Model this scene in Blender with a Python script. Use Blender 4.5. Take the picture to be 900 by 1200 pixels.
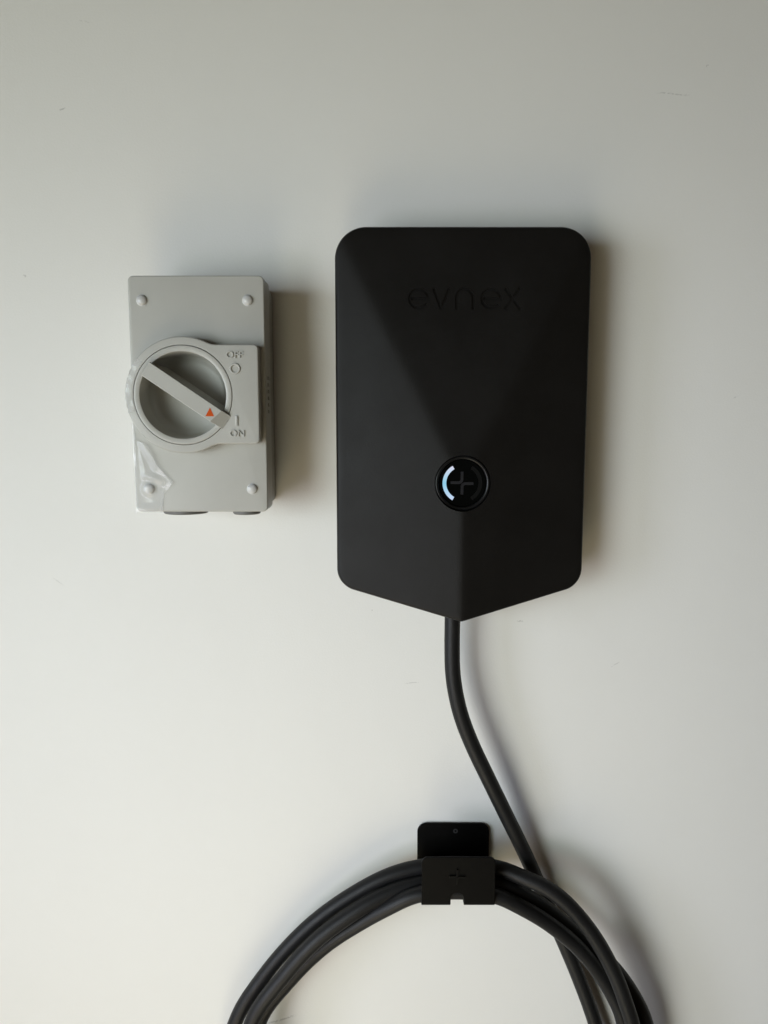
import bpy, bmesh, math, random
from mathutils import Vector, Matrix, noise
from math import sin, cos, pi, radians

random.seed(4)
sc = bpy.context.scene
C = sc.collection
for o in list(bpy.data.objects):
    bpy.data.objects.remove(o)

# ------------------------------------------------------------------ camera
# The wall is the plane y = 0 and faces -y; x runs right, z up, metres.
cd = bpy.data.cameras.new('camera')
cd.sensor_fit = 'VERTICAL'
cd.sensor_height = 36.0
cd.lens = 27.0
cd.clip_start = 0.01
cd.clip_end = 50
cam = bpy.data.objects.new('camera', cd)
C.objects.link(cam)
cam.location = (0, -0.66, 0)
cam.rotation_euler = (radians(90 - 6.8), 0, 0)
sc.camera = cam

# ------------------------------------------------------------------ light
world = bpy.data.worlds.new('World')
sc.world = world
world.use_nodes = True
bg = world.node_tree.nodes['Background']
bg.inputs['Color'].default_value = (1.0, 0.76, 0.50, 1)
bg.inputs['Strength'].default_value = 0.052


def area(name, loc, target, sx, sy, power, col, spread=180):
    l = bpy.data.lights.new(name, 'AREA')
    l.shape = 'RECTANGLE'
    l.size, l.size_y = sx, sy
    l.energy = power
    l.color = col
    l.spread = radians(spread)
    o = bpy.data.objects.new(name, l)
    C.objects.link(o)
    o.location = loc
    o.rotation_euler = (Vector(target) - Vector(loc)).to_track_quat('-Z', 'Y').to_euler()
    return o


# daylight from the open side on the left, and the lit floor below it
area('window_light', (-1.35, -1.8, -0.15), (0.15, 0, -0.25), 0.9, 0.9, 16.4, (0.93, 1.0, 0.86))
area('window_core_light', (-1.35, -1.8, -0.15), (0.15, 0, -0.3), 0.88, 0.88, 0.6, (0.5, 0.7, 1.0), 42)
area('doorway_light', (-1.1, -1.75, -0.88), (0, -1.75, -0.95), 0.9, 0.6, 3.9, (0.72, 0.74, 1.0))
area('doorway_core_light', (-1.12, -1.75, -0.88), (0.1, 0, -0.45), 0.9, 0.6, 1.1, (1.0, 0.95, 0.97), 50)
area('added_edge_light', (-1.4, -0.9, -0.2), (0.1, 0, -0.3), 0.4, 1.0, 1.4, (0.75, 0.82, 1.0), 60)  # added grazing lamp for highlights on left edges, no known opening there
area('floor_light', (-0.17, -0.85, -1.2), (-0.17, -0.85, 0), 0.3, 1.1, 1.0, (0.50, 0.75, 1.0))
area('floor_core_light', (-0.17, -0.9, -1.21), (0, 0, -0.2), 0.3, 1.1, 0.5, (1.0, 0.85, 0.5), 60)
area('floor_corner_light', (-0.6, -0.8, -1.2), (-0.6, -0.8, 0), 0.5, 0.8, 3.8, (1.0, 0.80, 0.55))

vs = sc.view_settings
vs.view_transform = 'Standard'
vs.look = 'None'
vs.exposure = 0.04
vs.gamma = 1.0
vs.use_curve_mapping = False


# ------------------------------------------------------------------ materials
def mat(name, col, rough=0.5, spec=0.5, var=0.0, vscale=60, bump=0.0, bscale=900, emit=None, coat=0.0, metal=0.0,
        rvar=0.0):
    m = bpy.data.materials.new(name)
    m.use_nodes = True
    nt = m.node_tree
    N, L = nt.nodes, nt.links
    p = N['Principled BSDF']
    p.inputs['Base Color'].default_value = (*col, 1)
    p.inputs['Roughness'].default_value = rough
    p.inputs['Specular IOR Level'].default_value = spec
    p.inputs['Metallic'].default_value = metal
    p.inputs['Coat Weight'].default_value = coat
    tc = N.new('ShaderNodeTexCoord')
    if var > 0 or rvar > 0:
        n = N.new('ShaderNodeTexNoise')
        n.inputs['Scale'].default_value = vscale
        n.inputs['Detail'].default_value = 6
        n.inputs['Roughness'].default_value = 0.65
        L.new(tc.outputs['Object'], n.inputs['Vector'])
        if var > 0:
            r = N.new('ShaderNodeMapRange')
            r.inputs['From Min'].default_value = 0.25
            r.inputs['From Max'].default_value = 0.75
            r.inputs['To Min'].default_value = 1 - var
            r.inputs['To Max'].default_value = 1 + var
            L.new(n.outputs['Fac'], r.inputs['Value'])
            mx = N.new('ShaderNodeVectorMath')
            mx.operation = 'SCALE'
            mx.inputs[0].default_value = col
            L.new(r.outputs['Result'], mx.inputs['Scale'])
            L.new(mx.outputs['Vector'], p.inputs['Base Color'])
        if rvar > 0:
            r2 = N.new('ShaderNodeMapRange')
            r2.inputs['From Min'].default_value = 0.3
            r2.inputs['From Max'].default_value = 0.7
            r2.inputs['To Min'].default_value = rough - rvar
            r2.inputs['To Max'].default_value = rough + rvar
            L.new(n.outputs['Fac'], r2.inputs['Value'])
            L.new(r2.outputs['Result'], p.inputs['Roughness'])
    if bump > 0:
        b = N.new('ShaderNodeTexNoise')
        b.inputs['Scale'].default_value = bscale
        b.inputs['Detail'].default_value = 3
        L.new(tc.outputs['Object'], b.inputs['Vector'])
        bp = N.new('ShaderNodeBump')
        bp.inputs['Strength'].default_value = bump
        bp.inputs['Distance'].default_value = 0.0004
        L.new(b.outputs['Fac'], bp.inputs['Height'])
        L.new(bp.outputs['Normal'], p.inputs['Normal'])
    if emit:
        p.inputs['Emission Color'].default_value = (*emit[0], 1)
        p.inputs['Emission Strength'].default_value = emit[1]
    return m


def wall_material():
    m = bpy.data.materials.new('wall_paint')
    m.use_nodes = True
    nt = m.node_tree
    N, L = nt.nodes, nt.links
    p = N['Principled BSDF']
    p.inputs['Roughness'].default_value = 0.55
    p.inputs['Specular IOR Level'].default_value = 0.35
    tc = N.new('ShaderNodeTexCoord')

    def nz(scale, detail, rough=0.5):
        n = N.new('ShaderNodeTexNoise')
        n.inputs['Scale'].default_value = scale
        n.inputs['Detail'].default_value = detail
        n.inputs['Roughness'].default_value = rough
        L.new(tc.outputs['Object'], n.inputs['Vector'])
        return n

    def math_node(op, a, b=None, c=None):
        n = N.new('ShaderNodeMath')
        n.operation = op
        for i, v in enumerate((a, b, c)):
            if v is None:
                continue
            if isinstance(v, (int, float)):
                n.inputs[i].default_value = v
            else:
                L.new(v, n.inputs[i])
        return n.outputs[0]

    big = nz(3.5, 5, 0.6)
    mid = nz(40, 4, 0.6)
    tone = math_node('ADD', math_node('MULTIPLY', big.outputs['Fac'], 0.05),
                     math_node('MULTIPLY', mid.outputs['Fac'], 0.018))
    tone = math_node('ADD', tone, 0.966)
    # a few faint scuffs and pin marks in the paint, each with a place of its own
    sep = N.new('ShaderNodeSeparateXYZ')
    L.new(tc.outputs['Object'], sep.inputs[0])
    fine = nz(420, 3, 0.7)
    wob = nz(60, 2)
    marks = None
    # (x, z, half length, half thickness, slope, strength)
    for (mx, mz, hl, ht, sl, st) in [(.2350, .2635, .0150, .0007, -.10, .20), (-.240, .3185, .0060, .0006, -.2, .14),
                                     (-.098, -.559, .0160, .0012, .32, .28), (.120, -.176, .003, .0009, 0, .25),
                                     (.025, -.232, .007, .0005, .05, .22), (-.262, .252, .003, .0008, .4, .3),
                                     (.262, .285, .0012, .0012, 0, .5), (.205, -.215, .004, .0006, .5, .22),
                                     (-.01, -.165, .0012, .0010, 0, .22), (-.285, -.14, .005, .0006, -.7, .18),
                                     (.30, .02, .004, .0006, .3, .2), (-.30, .12, .0015, .0012, 0, .25)]:
        dx = math_node('ABSOLUTE', math_node('SUBTRACT', sep.outputs['X'], mx))
        zz = math_node('MULTIPLY_ADD', math_node('SUBTRACT', sep.outputs['X'], mx), -sl,
                       math_node('SUBTRACT', sep.outputs['Z'], mz))
        zz = math_node('MULTIPLY_ADD', math_node('SUBTRACT', wob.outputs['Fac'], 0.5), 0.004, zz)
        dz = math_node('ABSOLUTE', zz)
        a = math_node('SUBTRACT', 1.0, math_node('DIVIDE', dx, hl))
        b = math_node('SUBTRACT', 1.0, math_node('DIVIDE', dz, ht))
        k = N.new('ShaderNodeClamp')
        L.new(math_node('MULTIPLY', math_node('MINIMUM', a, b), 2.0), k.inputs[0])
        g = math_node('GREATER_THAN', fine.outputs['Fac'], 0.47)
        k = math_node('MULTIPLY', math_node('MULTIPLY', k.outputs[0], g), st)
        marks = k if marks is None else math_node('MAXIMUM', marks, k)
    tone = math_node('MULTIPLY', tone, math_node('SUBTRACT', 1.0, marks))
    sv = N.new('ShaderNodeVectorMath')
    sv.operation = 'SCALE'
    sv.inputs[0].default_value = (0.740, 0.738, 0.701)
    L.new(tone, sv.inputs['Scale'])
    L.new(sv.outputs['Vector'], p.inputs['Base Color'])
    roller = nz(520, 4, 0.6)
    wave = nz(22, 2)
    h = math_node('ADD', math_node('MULTIPLY', roller.outputs['Fac'], 1.0),
                  math_node('MULTIPLY', wave.outputs['Fac'], 2.0))
    h = math_node('SUBTRACT', h, math_node('MULTIPLY', marks, 1.5))
    bp = N.new('ShaderNodeBump')
    bp.inputs['Strength'].default_value = 0.22
    bp.inputs['Distance'].default_value = 0.0006
    L.new(h, bp.inputs['Height'])
    L.new(bp.outputs['Normal'], p.inputs['Normal'])
    return m


def film_material():
    m = bpy.data.materials.new('clear_film')
    m.use_nodes = True
    nt = m.node_tree
    N, L = nt.nodes, nt.links
    p = N['Principled BSDF']
    p.inputs['Base Color'].default_value = (0.90, 0.91, 0.90, 1)
    p.inputs['Roughness'].default_value = 0.13
    p.inputs['Specular IOR Level'].default_value = 1.0
    t = N.new('ShaderNodeBsdfTransparent')
    mx = N.new('ShaderNodeMixShader')
    mx.inputs['Fac'].default_value = 0.25
    L.new(t.outputs[0], mx.inputs[1])
    L.new(p.outputs[0], mx.inputs[2])
    L.new(mx.outputs[0], N['Material Output'].inputs['Surface'])
    return m


M = {
    'wall': wall_material(),
    'black': mat('black_matte_plastic', (0.0080, 0.0074, 0.0066), 0.45, 0.17, 0.10, 18, 0.35, 2200, rvar=0.07),
    'edge': mat('black_edge_highlight', (0.030, 0.030, 0.029), 0.30, 1.0, 0.05, 60, 0.1, 2600),  # same plastic as the body, lightened to put the rim highlight into its colour
    'black2': mat('black_back_plastic', (0.007, 0.007, 0.007), 0.6, 0.2, 0.05, 40, 0.2, 2000),
    'bezel': mat('black_bezel_plastic', (0.008, 0.008, 0.008), 0.30, 0.3, 0.05, 80),
    'lens': mat('black_glossy_lens', (0.0015, 0.002, 0.002), 0.10, 0.2, 0.05, 80),
    'glyph': mat('dim_grey_print', (0.017, 0.017, 0.019), 0.4, 0.15, 0.05, 200),
    'ghost': mat('unlit_light_guide', (0.0045, 0.0048, 0.0048), 0.35, 0.2, 0.05, 200),
    'rubber': mat('black_cable_rubber', (0.0112, 0.0112, 0.0114), 0.45, 0.22, 0.12, 90, 0.35, 1500, rvar=0.06),
    'steel': mat('black_powder_coated_steel', (0.0026, 0.0025, 0.0023), 0.40, 0.09, 0.08, 200, 0.35, 3200),
    'emblem': mat('black_emblem_print', (0.0045, 0.0044, 0.0040), 0.35, 0.15, 0.05, 200),
    'screw_dark': mat('dark_screw_steel', (0.04, 0.04, 0.04), 0.35, 0.3, 0.1, 600, metal=0.3),
    'grey': mat('grey_abs_plastic', (0.402, 0.400, 0.366), 0.36, 0.5, 0.025, 35, 0.10, 1800, rvar=0.04),
    'grey_dial': mat('grey_dial_plastic', (0.400, 0.397, 0.362), 0.33, 0.5, 0.025, 45, 0.08, 1800, rvar=0.04),
    'grey_base': mat('grey_base_plastic', (0.36, 0.357, 0.33), 0.42, 0.5, 0.03, 45, 0.12, 1800),
    'cap': mat('pale_screw_cap', (0.50, 0.50, 0.48), 0.25, 0.5, 0.02, 200),
    'knock': mat('grey_rubber_knockout', (0.13, 0.13, 0.12), 0.6, 0.4, 0.1, 200),
    'orange': mat('orange_paint', (0.50, 0.072, 0.004), 0.55, 0.15, 0.06, 900),
    'film': film_material(),
    'arc': mat('lit_white_light_guide', (0.02, 0.03, 0.03), 0.4, 0.2, 0.0, 80, emit=((0.60, 0.86, 1.0), 1.0)),
}
# the light guide is bluer in the middle of its arc and whiter at its two ends
_nt = M['arc'].node_tree
_tc = _nt.nodes.new('ShaderNodeTexCoord')
_sx = _nt.nodes.new('ShaderNodeSeparateXYZ')
_nt.links.new(_tc.outputs['Generated'], _sx.inputs[0])
_r = _nt.nodes.new('ShaderNodeValToRGB')
_e = _r.color_ramp.elements
_e[0].position, _e[0].color = 0.0, (0.56, 0.66, 0.86, 1)
_e[1].position, _e[1].color = 1.0, (0.66, 0.66, 0.80, 1)
_m = _e.new(0.5)
_m.color = (0.25, 0.58, 0.76, 1)
_nt.links.new(_sx.outputs['Z'], _r.inputs['Fac'])
_nt.links.new(_r.outputs['Color'], _nt.nodes['Principled BSDF'].inputs['Emission Color'])


# ------------------------------------------------------------------ helpers
def link(name, me, m, parent=None, smooth=35):
    o = bpy.data.objects.new(name, me)
    C.objects.link(o)
    if m is not None:
        me.materials.clear()
        me.materials.append(m)
    if smooth:
        for pl in me.polygons:
            pl.use_smooth = True
        me.set_sharp_from_angle(angle=radians(smooth))
    if parent:
        o.parent = parent
        o.matrix_parent_inverse = Matrix.Translation(-parent.location)
    return o


def from_bm(name, bm, m, parent=None, smooth=35):
    bmesh.ops.recalc_face_normals(bm, faces=bm.faces)
    me = bpy.data.meshes.new(name)
    bm.to_mesh(me)
    bm.free()
    return link(name, me, m, parent, smooth)


def thing(name, label, cat, loc):
    o = bpy.data.objects.new(name, None)
    C.objects.link(o)
    o.location = loc
    o.empty_display_size = 0.02
    o['label'] = label
    o['category'] = cat
    return o


def loft(bm, rings, cap0=True, cap1=True):
    """rings: list of equal-length lists of (x, depth, z); depth counts out from the wall"""
    vr = [[bm.verts.new((x, -d, z)) for x, d, z in r] for r in rings]
    n = len(vr[0])
    for a, b in zip(vr, vr[1:]):
        for i in range(n):
            j = (i + 1) % n
            bm.faces.new((a[i], a[j], b[j], b[i]))
    if cap0:
        bm.faces.new(vr[0][::-1])
    if cap1:
        bm.faces.new(vr[-1])
    return vr


def rounded_poly(pts, radii, seg=10):
    """closed polygon with rounded corners, evenly many points for each corner"""
    out = []
    n = len(pts)
    for i in range(n):
        p0, p1, p2 = Vector(pts[i - 1]), Vector(pts[i]), Vector(pts[(i + 1) % n])
        r = radii[i]
        if r <= 0:
            out.append(p1.copy())
            continue
        a, b = (p0 - p1).normalized(), (p2 - p1).normalized()
        ang = a.angle(b)
        t = r / math.tan(ang / 2)
        cen = p1 + (a + b).normalized() * (r / sin(ang / 2))
        s, e = p1 + a * t - cen, p1 + b * t - cen
        tot = s.angle_signed(e)
        for k in range(seg + 1):
            v = s.copy()
            v.rotate(Matrix.Rotation(-tot * k / seg, 2))
            out.append(cen + v)
    return out


def inset(poly, d):
    """move each point of a closed polygon inwards by d along its averaged normal"""
    n = len(poly)
    area2 = sum(poly[i].x * poly[(i + 1) % n].y - poly[(i + 1) % n].x * poly[i].y for i in range(n))
    s = 1 if area2 > 0 else -1
    out = []
    for i in range(n):
        e1 = (poly[i] - poly[i - 1])
        e2 = (poly[(i + 1) % n] - poly[i])
        if e1.length < 1e-9:
            e1 = e2
        if e2.length < 1e-9:
            e2 = e1
        e1, e2 = e1.normalized(), e2.normalized()
        n1, n2 = Vector((-e1.y, e1.x)) * s, Vector((-e2.y, e2.x)) * s
        m = n1 + n2
        if m.length < 1e-6:
            m = n1
        m = m.normalized()
        out.append(poly[i] + m * (d / max(0.5, m.dot(n1))))
    return out


def ring(poly, ins, depth):
    return [(p.x, depth, p.y) for p in (inset(poly, ins) if ins else poly)]


def slab(poly, d0, d1, bev=0.001, seg=4, bev0=0.0):
    """a prism on outline poly (x, z) from depth d0 to d1, its front edge rounded"""
    bm = bmesh.new()
    rings = []
    if bev0:
        rings.append(ring(poly, bev0, d0))
        rings.append(ring(poly, 0, d0 + bev0))
    else:
        rings.append(ring(poly, 0, d0))
    if bev:
        for k in range(seg + 1):
            a = pi / 2 * k / seg
            rings.append(ring(poly, bev * (1 - cos(a)), d1 - bev + bev * sin(a)))
    else:
        rings.append(ring(poly, 0, d1))
    loft(bm, rings)
    return bm


def circle(cx, cz, r, n=48):
    return [Vector((cx + r * cos(2 * pi * i / n), cz + r * sin(2 * pi * i / n))) for i in range(n)]


def lathe(profile, cx, cz, n=96):
    """profile: list of (radius, depth); first and last radius 0 close it"""
    bm = bmesh.new()
    cols = []
    for r, d in profile:
        if r < 1e-7:
            cols.append([bm.verts.new((cx, -d, cz))])
        else:
            cols.append([bm.verts.new((cx + r * cos(2 * pi * i / n), -d, cz + r * sin(2 * pi * i / n)))
                         for i in range(n)])
    for a, b in zip(cols, cols[1:]):
        for i in range(n):
            j = (i + 1) % n
            if len(a) == 1 and len(b) == 1:
                continue
            if len(a) == 1:
                bm.faces.new((a[0], b[j], b[i]))
            elif len(b) == 1:
                bm.faces.new((a[i], a[j], b[0]))
            else:
                bm.faces.new((a[i], a[j], b[j], b[i]))
    return bm


def stroke_poly(path, w, cap=0):
    """outline of a line of width w along a 2-D path; cap > 0 rounds its ends"""
    path = [Vector(p) for p in path]
    nrm = []
    for i in range(len(path)):
        a = path[max(0, i - 1)]
        b = path[min(len(path) - 1, i + 1)]
        t = (b - a).normalized()
        nrm.append(Vector((-t.y, t.x)))
    left = [p + n * w / 2 for p, n in zip(path, nrm)]
    right = [p - n * w / 2 for p, n in zip(path, nrm)]
    return left + right[::-1]


def prism_into(bm, poly, d0, d1):
    loft(bm, [[(p.x, d0(p) if callable(d0) else d0, p.y) for p in poly],
              [(p.x, d1(p) if callable(d1) else d1, p.y) for p in poly]])


def boolean(o, cutter_bm):
    bmesh.ops.recalc_face_normals(cutter_bm, faces=cutter_bm.faces)
    me = bpy.data.meshes.new('cutter')
    cutter_bm.to_mesh(me)
    cutter_bm.free()
    c = bpy.data.objects.new('cutter', me)
    C.objects.link(c)
    md = o.modifiers.new('cut', 'BOOLEAN')
    md.operation = 'DIFFERENCE'
    md.solver = 'MANIFOLD'
    md.object = c
    bpy.context.view_layer.update()
    dg = bpy.context.evaluated_depsgraph_get()
    new = bpy.data.meshes.new_from_object(o.evaluated_get(dg))
    o.modifiers.clear()
    old = o.data
    o.data = new
    bpy.data.meshes.remove(old)
    bpy.data.objects.remove(c)
    bpy.data.meshes.remove(me)
    for pl in new.polygons:
        pl.use_smooth = True
    new.set_sharp_from_angle(angle=radians(30))


def catmull(pts, per=10):
    P = [Vector(p) for p in pts]
    P = [P[0] * 2 - P[1]] + P + [P[-1] * 2 - P[-2]]
    out = []
    for i in range(1, len(P) - 2):
        p0, p1, p2, p3 = P[i - 1:i + 3]
        for k in range(per):
            t = k / per
            out.append(0.5 * ((2 * p1) + (p2 - p0) * t + (2 * p0 - 5 * p1 + 4 * p2 - p3) * t * t
                              + (3 * p1 - p0 - 3 * p2 + p3) * t ** 3))
    out.append(P[-2].copy())
    return out


def resample(path, step):
    out = [path[0].copy()]
    acc = 0.0
    for a, b in zip(path, path[1:]):
        l = (b - a).length
        pos = step - acc
        while pos <= l:
            out.append(a.lerp(b, pos / l))
            pos += step
        acc = l - (pos - step)
    return out


def tube(path, r, n=20):
    bm = bmesh.new()
    rings = []
    t0 = (path[1] - path[0]).normalized()
    up = t0.orthogonal().normalized()
    for i, p in enumerate(path):
        t = (path[min(i + 1, len(path) - 1)] - path[max(i - 1, 0)]).normalized()
        up = (up - t * up.dot(t)).normalized()
        s = t.cross(up)
        rings.append([bm.verts.new(p + up * (r * cos(2 * pi * k / n)) + s * (r * sin(2 * pi * k / n)))
                      for k in range(n)])
    for a, b in zip(rings, rings[1:]):
        for k in range(n):
            j = (k + 1) % n
            bm.faces.new((a[k], a[j], b[j], b[k]))
    bm.faces.new(rings[0][::-1])
    bm.faces.new(rings[-1])
    return bm


def text_mesh(body, size, x, z, d0, d1, width=1.0, bold=0.0):
    """raised lettering centred at (x, z), from depth d0 to d1"""
    cu = bpy.data.curves.new('lettering', 'FONT')
    cu.body = body
    cu.size = size
    cu.align_x = 'CENTER'
    cu.align_y = 'CENTER'
    cu.extrude = (d1 - d0) / 2
    cu.offset = bold
    cu.resolution_u = 4
    o = bpy.data.objects.new('lettering', cu)
    C.objects.link(o)
    bpy.context.view_layer.update()
    me = bpy.data.meshes.new_from_object(o.evaluated_get(bpy.context.evaluated_depsgraph_get()))
    bpy.data.objects.remove(o)
    bpy.data.curves.remove(cu)
    me.transform(Matrix.Translation((x, -(d0 + d1) / 2, z)) @ Matrix.Rotation(pi / 2, 4, 'X')
                 @ Matrix.Diagonal((width, 1, 1, 1)))
    return me


# ------------------------------------------------------------------ the wall
bm = bmesh.new()
W = 1.6
vr = [bm.verts.new(v) for v in [(-W, 0, -W), (W, 0, -W), (W, 0, W), (-W, 0, W),
                                (-W, .1, -W), (W, .1, -W), (W, .1, W), (-W, .1, W)]]
for f in [(0, 1, 2, 3), (7, 6, 5, 4), (0, 4, 5, 1), (1, 5, 6, 2), (2, 6, 7, 3), (3, 7, 4, 0)]:
    bm.faces.new([vr[i] for i in f])
wall = from_bm('wall', bm, M['wall'], smooth=0)
wall['kind'] = 'structure'

# ------------------------------------------------------------------ charger
CX, BZ = 0.0617, -0.0490          # centre line, height of the button
XL, XR, ZT = -0.0383, 0.1617, 0.1492
ZC, ZA = -0.1339, -0.1600         # lower corners, point
RIM, RIDGE = 0.045, 0.064
HW = (XR - XL) / 2

charger = thing('wall_charger', 'black faceted wall charger with pointed bottom and round lit button', 'charger',
                (CX, 0, -0.005))


def smin(vals, k=0.0005):
    m = min(vals)
    return m - k * math.log(sum(math.exp(-(v - m) / k) for v in vals))


def front_depth(x, z):
    l = RIM + (RIDGE - RIM) * (x - XL) / HW
    r = RIM + (RIDGE - RIM) * (XR - x) / HW
    t = RIM + (RIDGE - RIM) * (ZT - z) / (ZT - BZ)
    return smin((l, r, t))


corner = rounded_poly([(CX, ZA), (XR, ZC), (XR, ZT), (XL, ZT), (XL, ZC)], [.006, .018, .0245, .0245, .018], 22)
# resample the outline evenly so the rings inside it stay regular
dense = []
for i in range(len(corner)):
    a, b = corner[i], corner[(i + 1) % len(corner)]
    k = max(1, int((b - a).length / 0.0022))
    for j in range(k):
        dense.append(a.lerp(b, j / k))
bm = bmesh.new()
rings = [ring(dense, 0.007, 0.004), ring(dense, 0.003, 0.010), ring(dense, 0.0012, 0.026)]
# the shell's edge: (inset, drop below the facets): a steep chamfer, then a soft shoulder
for ins, drop in ((0, .0044), (0, .0034), (.00015, .0029), (.0011, .0007), (.0014, .00035), (.0020, .00012)):
    rings.append([(q.x, front_depth(q.x, q.y) - drop, q.y) for q in inset(dense, ins)])
last = inset(dense, .0030)
rings.append([(q.x, front_depth(q.x, q.y), q.y) for q in last])
B0 = Vector((CX, BZ))
NR = 26
for k in range(1, NR):
    s = 1 - k / NR
    rings.append([((B0 + (q - B0) * s).x, front_depth(*(B0 + (q - B0) * s)), (B0 + (q - B0) * s).y) for q in last])
loft(bm, rings)
bm.faces.ensure_lookup_table()
for i in range(4 * len(dense), 7 * len(dense)):      # edge highlight painted on with the lighter, glossier material
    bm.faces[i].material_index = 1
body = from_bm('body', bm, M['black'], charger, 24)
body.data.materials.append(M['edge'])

# sunk lettering on the upper facet: e v n e x
LZ, LH, LW = 0.0935, 0.0161, 0.0022


def arc(cx, cz, rx, rz, a0, a1, n=22):
    return [(cx + rx * cos(radians(a0 + (a1 - a0) * i / n)), cz + rz * sin(radians(a0 + (a1 - a0) * i / n)))
            for i in range(n + 1)]


R_ = LH / 2 - LW / 2
letters = []


def letter_e(x):
    c = x + R_ + LW / 2
    loop = arc(c, LZ, R_ * 1.05, R_, 0, 322)
    bar = [(c - R_ * 1.05 + LW / 2 + .0001, LZ), (c + R_ * 1.05 + LW / 2, LZ)]
    return [bar, loop]


letters.append(letter_e(0.0191))
letters.append([[(0.0383, LZ + LH / 2), (0.0445, LZ - LH / 2)], [(0.0506, LZ + LH / 2), (0.0445, LZ - LH / 2)]])
nx = 0.0562
letters.append([[(nx, LZ - LH / 2), (nx, LZ)] + arc(nx + R_ * .92, LZ + .0004, R_ * .92, R_, 180, 0)[1:]
                + [(nx + R_ * 1.84, LZ - LH / 2)]])
letters.append(letter_e(0.0750))
letters.append([[(0.0937, LZ + LH / 2), (0.1055, LZ - LH / 2)], [(0.1055, LZ + LH / 2), (0.0937, LZ - LH / 2)]])
# the strokes of one letter overlap, so cut them in turn
passes = [bmesh.new(), bmesh.new()]
for st in letters:
    for i, path in enumerate(st):
        prism_into(passes[i], stroke_poly(path, LW), lambda p: front_depth(p.x, p.y) - 0.00115,
                   lambda p: front_depth(p.x, p.y) + 0.003)
prism_into(passes[0], circle(CX, BZ, 0.0220, 96), 0.0535, 0.075)
for cb in passes:
    boolean(body, cb)
for st in letters:
    bm = bmesh.new()
    for i, path in enumerate(st):
        prism_into(bm, stroke_poly(path, LW - 0.0003), lambda p: front_depth(p.x, p.y) - 0.0018,
                   lambda p, i=i: front_depth(p.x, p.y) - 0.00110 + 0.00002 * i)
    from_bm('letter', bm, M['black'], charger, 30)

# back plate against the wall
pl = [Vector((CX + (q.x - CX) * 0.90, -0.005 + (q.y + 0.005) * 0.92)) for q in dense]
from_bm('back_plate', slab(pl, 0.0, 0.0050, 0.0006), M['black2'], charger)
# cable gland under the point
bm = bmesh.new()
n = 40
prof = [(0.0, -0.134), (0.0125, -0.134), (0.0125, -0.1560), (0.0118, -0.1568), (0.0095, -0.1575), (0.0095, -0.1610),
        (0.0085, -0.1622), (0.0, -0.1622)]
cols = []
for r, z in prof:
    cols.append([bm.verts.new((0.0577 + r * cos(2 * pi * i / n), -0.030 + r * sin(2 * pi * i / n), z))
                 for i in range(n)] if r else [bm.verts.new((0.0577, -0.030, z))])
for a, b in zip(cols, cols[1:]):
    for i in range(n):
        j = (i + 1) % n
        if len(a) == 1:
            bm.faces.new((a[0], b[i], b[j]))
        elif len(b) == 1:
            bm.faces.new((a[i], a[j], b[0]))
        else:
            bm.faces.new((a[i], a[j], b[j], b[i]))
from_bm('cable_gland', bm, M['black2'], charger)

# the round button: bezel, glossy lens, lit arc, unlit arc, cross emblem
prof = [(0.0189, 0.0540), (0.0189, 0.0574)]
for k in range(9):
    a = pi - pi * k / 8
    prof.append((0.0203 + 0.0014 * cos(a), 0.0578 + 0.0012 * sin(a)))
prof += [(0.0217, 0.0540), (0.0189, 0.0540)]
btn = from_bm('button', lathe(prof, CX, BZ, 128), M['bezel'], charger)
LD = 0.0570
from_bm('lens', lathe([(0, .0541), (.0188, .0541), (.0188, LD - .0006), (.0182, LD), (0, LD)], CX, BZ, 96), M['lens'],
        btn)


def arc_bar(a0, a1, r0, r1, d0, d1, m, name, lift=0.0):
    outer = [Vector((CX + r1 * cos(radians(a0 + (a1 - a0) * i / 40)), BZ + r1 * sin(radians(a0 + (a1 - a0) * i / 40))))
             for i in range(41)]
    inner = [Vector((CX + r0 * cos(radians(a0 + (a1 - a0) * i / 40)), BZ + r0 * sin(radians(a0 + (a1 - a0) * i / 40))))
             for i in range(41)]
    bm = bmesh.new()
    prism_into(bm, outer + inner[::-1], d0, d1)
    return from_bm(name, bm, m, btn)


arc_bar(120, 240, .0127, .0156, LD - .001, LD + .00015, M['arc'], 'lit_arc')
arc_bar(-60, 60, .0127, .0156, LD - .001, LD + .00008, M['ghost'], 'unlit_arc')


def cross_strokes(cx, cz, a, w, bend, off):
    """two bent strokes that together read as a plus sign split by an S-shaped gap"""
    s1 = [(-a, off * .3), (-bend, off * .3)] + arc(-bend, bend + off * .3, bend * .98, bend, -90, -6, 8)[1:] + [(0, a)]
    p1 = [(cx + x, cz + z) for x, z in s1]
    p2 = [(cx - x, cz - z) for x, z in s1]
    return [stroke_poly(p1, w), stroke_poly(p2, w)]


for poly in cross_strokes(CX - .0003, BZ, .0090, .0022, .0027, .0012):
    bm = bmesh.new()
    prism_into(bm, poly, LD - .001, LD + .00012)
    from_bm('emblem_stroke', bm, M['glyph'], btn)

# ------------------------------------------------------------------ isolator switch
IX, IZ, IW, IH = -0.1436, 0.0190, 0.1040, 0.1812
FC, FB = 0.0580, 0.0700           # depth of the cover's face and of the raised dial plate
iso = thing('isolator_switch', 'grey plastic isolator switch box with rotary dial turned to ON', 'switch', (IX, 0, IZ))


def rrect(cx, cz, w, h, r, seg=8):
    return rounded_poly([(cx - w / 2, cz - h / 2), (cx + w / 2, cz - h / 2), (cx + w / 2, cz + h / 2),
                         (cx - w / 2, cz + h / 2)], [r] * 4, seg)


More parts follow.
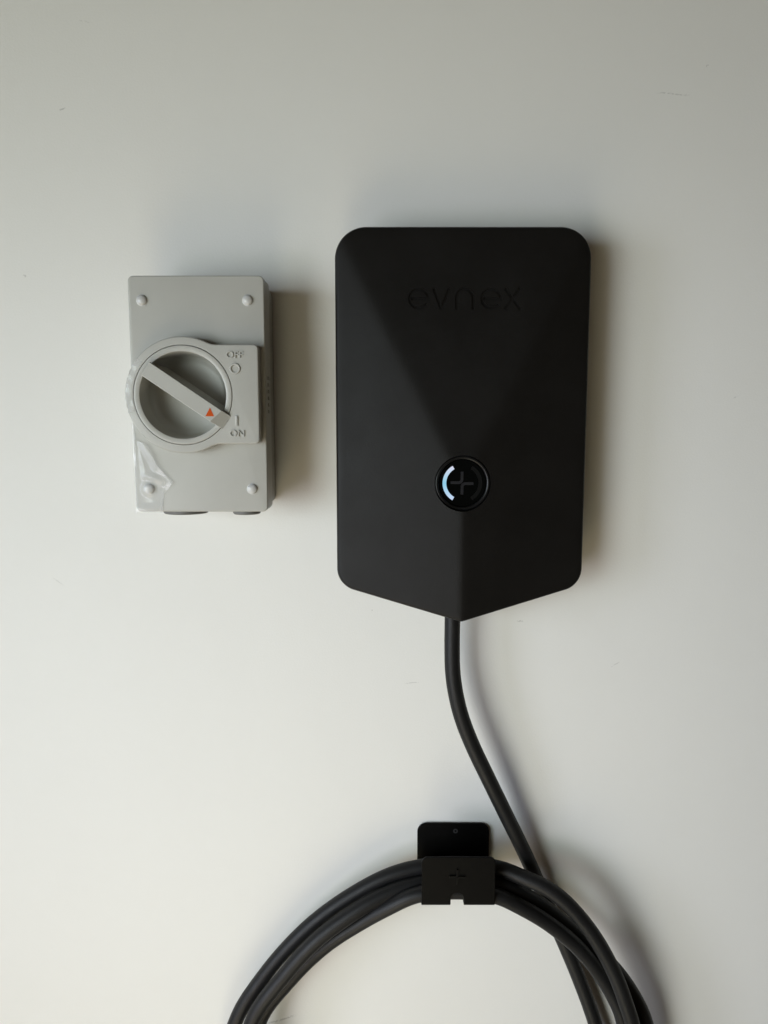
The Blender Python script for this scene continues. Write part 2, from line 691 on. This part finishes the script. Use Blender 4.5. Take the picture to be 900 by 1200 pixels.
from_bm('base_box', slab(rrect(IX, IZ, IW - .0036, IH - .0036, .006), 0.0, 0.0305, .0004, 2), M['grey_base'], iso)
from_bm('gasket', slab(rrect(IX, IZ, IW - .0060, IH - .0060, .005), 0.0302, 0.0323, 0), M['black2'], iso)
cover = from_bm('cover', slab(rrect(IX, IZ, IW, IH, .0042), 0.0320, FC, .0011, 5, .0005), M['grey'], iso)

# raised dial plate: a disc with a rectangular tab to the right
DX, DZ, DR = -0.1529, 0.0190, 0.0440
TT, TB, TR = 0.0570, -0.0179, -0.0950
FR = 0.016


def tab_join(zt, sgn):
    """centre of the concave fillet between disc and tab edge"""
    zc = zt + sgn * FR
    dx = math.sqrt((DR + FR) ** 2 - (zc - DZ) ** 2)
    return Vector((DX + dx, zc))


f1, f2 = tab_join(TT, 1), tab_join(TB, -1)
poly = []
a_top = math.atan2(f1.y - DZ, f1.x - DX)
a_bot = math.atan2(f2.y - DZ, f2.x - DX)
for i in range(81):                                  # the disc, anticlockwise from top fillet to bottom fillet
    a = a_top + (a_bot + 2 * pi - a_top) * i / 80
    poly.append(Vector((DX + DR * cos(a), DZ + DR * sin(a))))
s, e = a_bot + pi, pi / 2
for i in range(1, 11):                               # bottom fillet
    a = s + (e - s) * i / 10
    poly.append(f2 + Vector((FR * cos(a), FR * sin(a))))
for cz, a0 in ((TB, -pi / 2), (TT, 0)):              # tab corners
    rr = .0038
    cc = Vector((TR - rr, cz + (rr if cz == TB else -rr)))
    for i in range(9):
        a = a0 + pi / 2 * i / 8
        poly.append(cc + Vector((rr * cos(a), rr * sin(a))))
s, e = -pi / 2, a_top - pi
for i in range(10):                                  # top fillet
    a = s + (e - s) * i / 10
    poly.append(f1 + Vector((FR * cos(a), FR * sin(a))))
plate = from_bm('dial_plate', slab(poly, 0.0340, FB, .0012, 5), M['grey'], iso)
for o_ in (plate, cover):                            # the well that the dial sits in
    cb = bmesh.new()
    prism_into(cb, circle(DX, DZ, .0378, 128), .0380, .090)
    boolean(o_, cb)

# the dial: a deep cup with a broad flat rim
prof = [(0, .0382), (.0374, .0382), (.0374, FB - .0003)]
for k in range(1, 5):
    a = pi / 2 * k / 4
    prof.append((.0374 - .0005 * (1 - cos(a)), FB - .0003 + .0005 * sin(a)))
prof += [(.0336, FB + .0002), (.0331, FB), (.0328, FB - .0006), (.0320, .0520), (.0310, .0474), (.0288, .0452),
         (.0255, .0442), (0, .0440)]
dial = from_bm('dial', lathe(prof, DX, DZ, 128), M['grey_dial'], iso)
# handle bar across the dial, its pointing end chamfered
p0, p1 = Vector((-.1795, .0388)), Vector((-.1201, -.0015))
u = (p1 - p0).normalized()
v = Vector((-u.y, u.x))
Lb = (p1 - p0).length


def bar_ring(t_in, depth, w, end_drop=0.0):
    pts = []
    hw = w / 2
    for (tt, ss) in [(t_in, -hw), (Lb * .3, -hw), (Lb * .6, -hw), (Lb - .0098, -hw), (Lb - t_in * .6, -hw),
                     (Lb - t_in * .6, hw), (Lb - .0072, hw), (Lb * .6, hw), (Lb * .3, hw), (t_in, hw)]:
        q = p0 + u * tt + v * ss
        dd = depth - (end_drop if tt > Lb - .006 else 0)
        pts.append((q.x, dd, q.y))
    return pts


bm = bmesh.new()
DT = .0752
loft(bm, [bar_ring(.0046, .0442, .0136), bar_ring(.0036, FB - .0012, .0122), bar_ring(.0004, FB + .0004, .0120),
          bar_ring(.0002, DT - .0005, .0118, .0042), bar_ring(.0005, DT - .0001, .0114, .0045),
          bar_ring(.0009, DT, .0108, .0046)], cap1=False)
bm.verts.ensure_lookup_table()
tv = bm.verts[-10:]
for i in range(4):                                   # flat top and the sloping end, face by face
    bm.faces.new((tv[i], tv[i + 1], tv[8 - i], tv[9 - i]))
handle = from_bm('handle', bm, M['grey_dial'], iso, 14)
bm = bmesh.new()
prism_into(bm, [Vector((-.1350, .0031)), Vector((-.1284, .0031)), Vector((-.1313, .0097))], DT - .0005, DT + .0002)
from_bm('orange_pointer', bm, M['orange'], handle, 0)

# raised OFF, O, I, ON
link('off_lettering', text_mesh('OFF', .0072, -.1128, .0490, FB - .0005, FB + .0009, 1.05), M['grey'], iso, 30)
from_bm('off_symbol', lathe([(.0026, FB - .0005), (.0026, FB + .0005), (.0030, FB + .0009), (.0038, FB + .0009),
                             (.0042, FB + .0005), (.0042, FB - .0005), (.0026, FB - .0005)], -.1128, .0389, 40),
        M['grey'], iso, 30)
from_bm('on_symbol', slab(rrect(-.1124, -.0002, .0021, .0076, .0005, 3), FB - .0005, FB + .0009, .0003, 2), M['grey'],
        iso, 30)
link('on_lettering', text_mesh('ON', .0072, -.1121, -.0101, FB - .0005, FB + .0009, 1.05), M['grey'], iso, 30)

# domed screw caps
prof = [(0, FC - .001), (.0044, FC - .001), (.0044, FC + .0002), (.0040, FC + .0003)]
for k in range(1, 9):
    a = pi / 2 * k / 8
    prof.append((.0040 * cos(a), FC + .0003 + .0023 * sin(a)))
capme = None
for x, z in ((-.1850, .0911), (-.1041, .0911), (-.1845, -.0535), (-.1034, -.0535)):
    if capme is None:
        co = from_bm('screw_cap', lathe(prof, 0, 0, 40), M['cap'], iso)
        capme = co.data
    else:
        co = bpy.data.objects.new('screw_cap', capme)
        C.objects.link(co)
        co.parent = iso
    co.matrix_parent_inverse = Matrix.Translation(-iso.location)
    co.location = (x, 0, z)

# round cable knockouts under the box
for kx, kr in ((-.1610, .0180), (-.1105, .0110)):
    bm = bmesh.new()
    nn = 48
    z0 = IZ - IH / 2
    rr = []
    for r, z in ((kr, z0 + .004), (kr, z0 - .0022), (kr - .0008, z0 - .0030), (kr - .003, z0 - .0030),
                 (kr - .0035, z0 - .0018)):
        rr.append([bm.verts.new((kx + r * cos(2 * pi * i / nn), -(.0555 - kr * .95) + r * .95 * sin(2 * pi * i / nn),
                                 z)) for i in range(nn)])
    for a, b in zip(rr, rr[1:]):
        for i in range(nn):
            j = (i + 1) % nn
            bm.faces.new((a[i], a[j], b[j], b[i]))
    bm.faces.new(rr[0])
    bm.faces.new(rr[-1])
    from_bm('cable_knockout', bm, M['knock'], iso)

# ribbed latch moulded into the right side
for k in range(6):
    bm = bmesh.new()
    bmesh.ops.create_cube(bm, size=1, matrix=Matrix.Translation((IX + IW / 2 + .0002, -.0440, .0330 - k * .0052))
                          @ Matrix.Diagonal((.0014, .0075, .0030, 1)))
    bmesh.ops.bevel(bm, geom=bm.edges[:], offset=.0003, segments=1, affect='EDGES')
    from_bm('side_rib', bm, M['grey_base'], iso)

# leftover protective film, crumpled over the lower left corner
film_edge = [Vector(p) for p in [(-.1962, .0000), (-.1935, -.0150), (-.1885, -.0172), (-.1840, -.0190),
                                 (-.1812, -.0262), (-.1775, -.0345), (-.1712, -.0422), (-.1650, -.0482),
                                 (-.1690, -.0530), (-.1738, -.0590), (-.1752, -.0650), (-.1748, -.0722),
                                 (-.1952, -.0720), (-.1963, -.0400)]]
bm = bmesh.new()
bm.faces.new([bm.verts.new((p.x, 0, p.y)) for p in film_edge])
bmesh.ops.triangulate(bm, faces=bm.faces[:])
for _ in range(6):
    bmesh.ops.subdivide_edges(bm, edges=[e for e in bm.edges if e.calc_length() > .0014], cuts=1, use_grid_fill=True)
    bmesh.ops.triangulate(bm, faces=bm.faces[:])
creases = [((-.1880, -.0175), (-.1668, -.0483), .0026, .0072), ((-.1905, -.0240), (-.1850, -.0470), .0012, .0040),
           ((-.1940, -.0060), (-.1935, -.0330), .0016, .0024), ((-.1860, -.0430), (-.1680, -.0484), .0022, .0050),
           ((-.1945, -.0690), (-.1760, -.0690), .0014, .0048)]
for vt in bm.verts:
    p = Vector((vt.co.x, vt.co.z))
    h = 0.0
    for a, b, hh, wd in creases:
        a, b = Vector(a), Vector(b)
        t = max(0, min(1, (p - a).dot(b - a) / (b - a).length_squared))
        d = (p - (a + (b - a) * t)).length
        h = max(h, hh * max(0, 1 - d / wd) * (0.45 + 0.55 * sin(pi * min(1, t + .15))))
    h += .0006 * (noise.noise(Vector((p.x * 75, p.y * 75, 3.1))) + .6)
    sd = (p - Vector((-.1845, -.0535))).length
    h = max(h, .0028 * math.exp(-(sd / .0058) ** 4))
    vt.co.y = -(FC + .0003 + max(.0001, h))
film = from_bm('protective_film', bm, M['film'], iso, 60)
if sum(pl.normal.y for pl in film.data.polygons) > 0:
    film.data.flip_normals()
film['label'] = 'crumpled clear protective film on the lower left corner'
# a strip of the same film left on the outer edge of the dial plate
bm = bmesh.new()
rows = []
for i in range(41):
    a = radians(140 + 58 * i / 40)
    row = []
    for j in range(6):
        r = .0386 + (.0060 + .0006 * sin(i * 1.3)) * j / 5
        h = FB + .0002 + .0005 * (noise.noise(Vector((i * .22, j * .4, 1.7))) + .5) - (.004 if j == 5 else 0)
        row.append(bm.verts.new((DX + r * cos(a), -h, DZ + r * sin(a))))
    rows.append(row)
for r0, r1 in zip(rows, rows[1:]):
    for j in range(5):
        bm.faces.new((r0[j], r0[j + 1], r1[j + 1], r1[j]))
strip = from_bm('protective_film', bm, M['film'], iso, 60)
if sum(pl.normal.y for pl in strip.data.polygons) > 0:
    strip.data.flip_normals()

# ------------------------------------------------------------------ cable bracket
KX = 0.0628
bracket = thing('cable_bracket', 'black bent steel cable holder with plus emblem and bottom notch', 'bracket',
                (KX, 0, -0.4095))
ZB, ZF, ZK = -0.4095, -0.3645, -0.3622
DF, BR = 0.0550, 0.0028
TH = 0.0020
# the middle line of the sheet, from the top of the back plate round to the top of the front lip
prof = []
zc = ZB + TH / 2
yb, yf = 0.0012, DF - TH / 2


def seg(a, b, n, skip=True):
    for i in range(1 if skip else 0, n + 1):
        t = i / n
        prof.append((a[0] + (b[0] - a[0]) * t, a[1] + (b[1] - a[1]) * t))


seg((yb, ZK), (yb, zc + BR), 60, False)
for i in range(1, 9):
    a = pi + pi / 2 * i / 8
    prof.append((yb + BR + BR * cos(a), zc + BR + BR * sin(a)))
seg((yb + BR, zc), (yf - BR, zc), 70)
for i in range(1, 9):
    a = -pi / 2 + pi / 2 * i / 8
    prof.append((yf - BR + BR * cos(a), zc + BR + BR * sin(a)))
seg((yf, zc + BR), (yf, ZF), 70)


def half_width(i, y, z):
    w = 0.0326 - 0.0016 * min(1, y / DF)
    if y < .003:
        d, r = ZK - z, .0080
    elif y > DF - .004:
        d, r = ZF - z, .0046
    else:
        return w
    if d < r:
        w -= r - math.sqrt(max(0, r * r - (r - d) ** 2))
    return w


def notch(y, z):
    n = .0056
    if y < .0405:
        return 0.0
    if y < DF - .004:
        return n
    top = -.3965
    if z >= top:
        return 0.0
    if top - z < n:
        return math.sqrt(n * n - (n - (top - z)) ** 2)
    return n


bm = bmesh.new()
rows = []
NXO = KX - .0008
for i, (y, z) in enumerate(prof):
    w, nn = half_width(i, y, z), notch(y, z)
    lft = [bm.verts.new((KX - w + (NXO - nn - (KX - w)) * k / 6, -y, z)) for k in range(7)]
    rgt = [bm.verts.new((NXO + nn + (KX + w - (NXO + nn)) * k / 6, -y, z)) for k in range(7)]
    rows.append((lft, rgt))
for (l0, r0), (l1, r1) in zip(rows, rows[1:]):
    for k in range(6):
        bm.faces.new((l0[k], l0[k + 1], l1[k + 1], l1[k]))
        bm.faces.new((r0[k], r0[k + 1], r1[k + 1], r1[k]))
bmesh.ops.remove_doubles(bm, verts=bm.verts[:], dist=1e-6)
bmesh.ops.recalc_face_normals(bm, faces=bm.faces[:])
bmesh.ops.solidify(bm, geom=bm.faces[:], thickness=TH)
bm.normal_update()
# centre the sheet on its middle line
me = bpy.data.meshes.new('holder')
bmesh.ops.recalc_face_normals(bm, faces=bm.faces[:])
bm.to_mesh(me)
bm.free()
hold = link('holder', me, M['steel'], bracket, 40)
bv = hold.modifiers.new('soft edges', 'BEVEL')
bv.width = .00045
bv.segments = 2
bv.limit_method = 'ANGLE'
bv.angle_limit = radians(50)

from_bm('screw', lathe([(0, .0012), (.0028, .0012), (.0028, .0026), (.0022, .0032), (.0009, .0033), (.0008, .0026),
                        (0, .0026)], KX + .0020, -.3695, 32), M['screw_dark'], bracket)
for poly in cross_strokes(KX - .0010, -.3815, .0068, .0015, .0018, .0008):
    bm = bmesh.new()
    prism_into(bm, poly, DF - .0006, DF + .00032)
    from_bm('emblem_stroke', bm, M['emblem'], bracket)

# ------------------------------------------------------------------ charging cable (x, depth, z in mm)
S0 = [(57.6, 30, -150), (57.5, 30, -167.6), (57.5, 30, -191.2), (58.7, 30, -217.2), (64.8, 30, -247.3),
      (75.4, 29, -275.9), (89.4, 27, -306.1), (106.2, 23, -341.8), (126.2, 17, -384.4), (144.2, 12, -426.7),
      (161.7, 10.5, -467.3), (177.6, 10.5, -505.3), (195, 12, -553.3)]
under3 = [(205, 16, -600), (192, 22, -655), (142, 28, -712), (60, 30, -740), (-20, 30, -722), (-85, 31, -670),
          (-116, 32, -600)]
L3 = [(-112.5, 32, -536.2), (-83, 31, -493), (-52.1, 31, -461.1), (-19.4, 34, -436.3), (4.8, 41, -417.5),
      (28.5, 45, -403.4), (62, 45.4, -400)]
C_ = [(95, 45.2, -404), (115.1, 45, -413.8), (133.4, 43, -425.5), (148.8, 41, -437.8), (166.1, 39, -453.6),
      (181.4, 37, -472), (194.4, 35.5, -491.1), (205.2, 34.5, -510.8), (214, 34, -534.5)]
under2 = [(222, 34, -590), (200, 36, -655), (145, 38, -712), (60, 42, -733), (-25, 44, -712), (-90, 44, -655),
          (-121, 44, -580)]
L2 = [(-116.5, 43, -525.3), (-88.2, 43, -482.2), (-58.4, 42.5, -447.6), (-26.3, 40.5, -423.4), (-0.2, 36.8, -409.4),
      (29, 32.6, -401), (62, 31.8, -399)]
B_ = [(98.1, 33, -401.2), (116.8, 34, -408.4), (135.4, 32, -419.9), (151.7, 31, -433.5), (167.4, 30, -448),
      (181.4, 30, -462.6), (198.5, 30, -477), (213, 30, -494.5), (225.5, 31, -514.5), (235, 32, -537.8)]
under1 = [(247, 28, -600), (225, 24, -670), (160, 20, -735), (60, 18, -765), (-40, 18, -745), (-112, 20, -690),
          (-146, 23, -610)]
L1 = [(-135.3, 25, -542.5), (-110.2, 25, -498.4), (-78.4, 25, -458.8), (-45.2, 25.5, -428.6), (-3.4, 26.5, -401.4),
      (29.6, 25.8, -390.6), (62, 25.5, -387.6)]
A_ = [(99.8, 29, -389), (118.7, 36, -393), (138.5, 42, -398.4), (155, 45, -409.6), (169.6, 46, -425.6),
      (182, 47, -442.6), (193.4, 47, -462.6), (203.4, 48, -484), (210.6, 48, -504.7), (216.5, 48, -522.5)]
tail = [(226, 49, -575), (228, 49, -640), (218, 48, -700), (200, 44, -760), (186, 38, -820)]
pts = [Vector((x, -d, z)) / 1000 for x, d, z in S0 + under3 + L3 + C_ + under2 + L2 + B_ + under1 + L1 + A_ + tail]
path = resample(catmull(pts, 14), .003)
for _ in range(10):
    path = [path[0]] + [path[i] * .5 + (path[i - 1] + path[i + 1]) * .25 for i in range(1, len(path) - 1)] + [path[-1]]
cab = from_bm('charging_cable', tube(path, .0066, 24), M['rubber'], None, 60)
cab['label'] = 'thick black charging cable hanging from the charger and coiled over the bracket'
cab['category'] = 'cable'
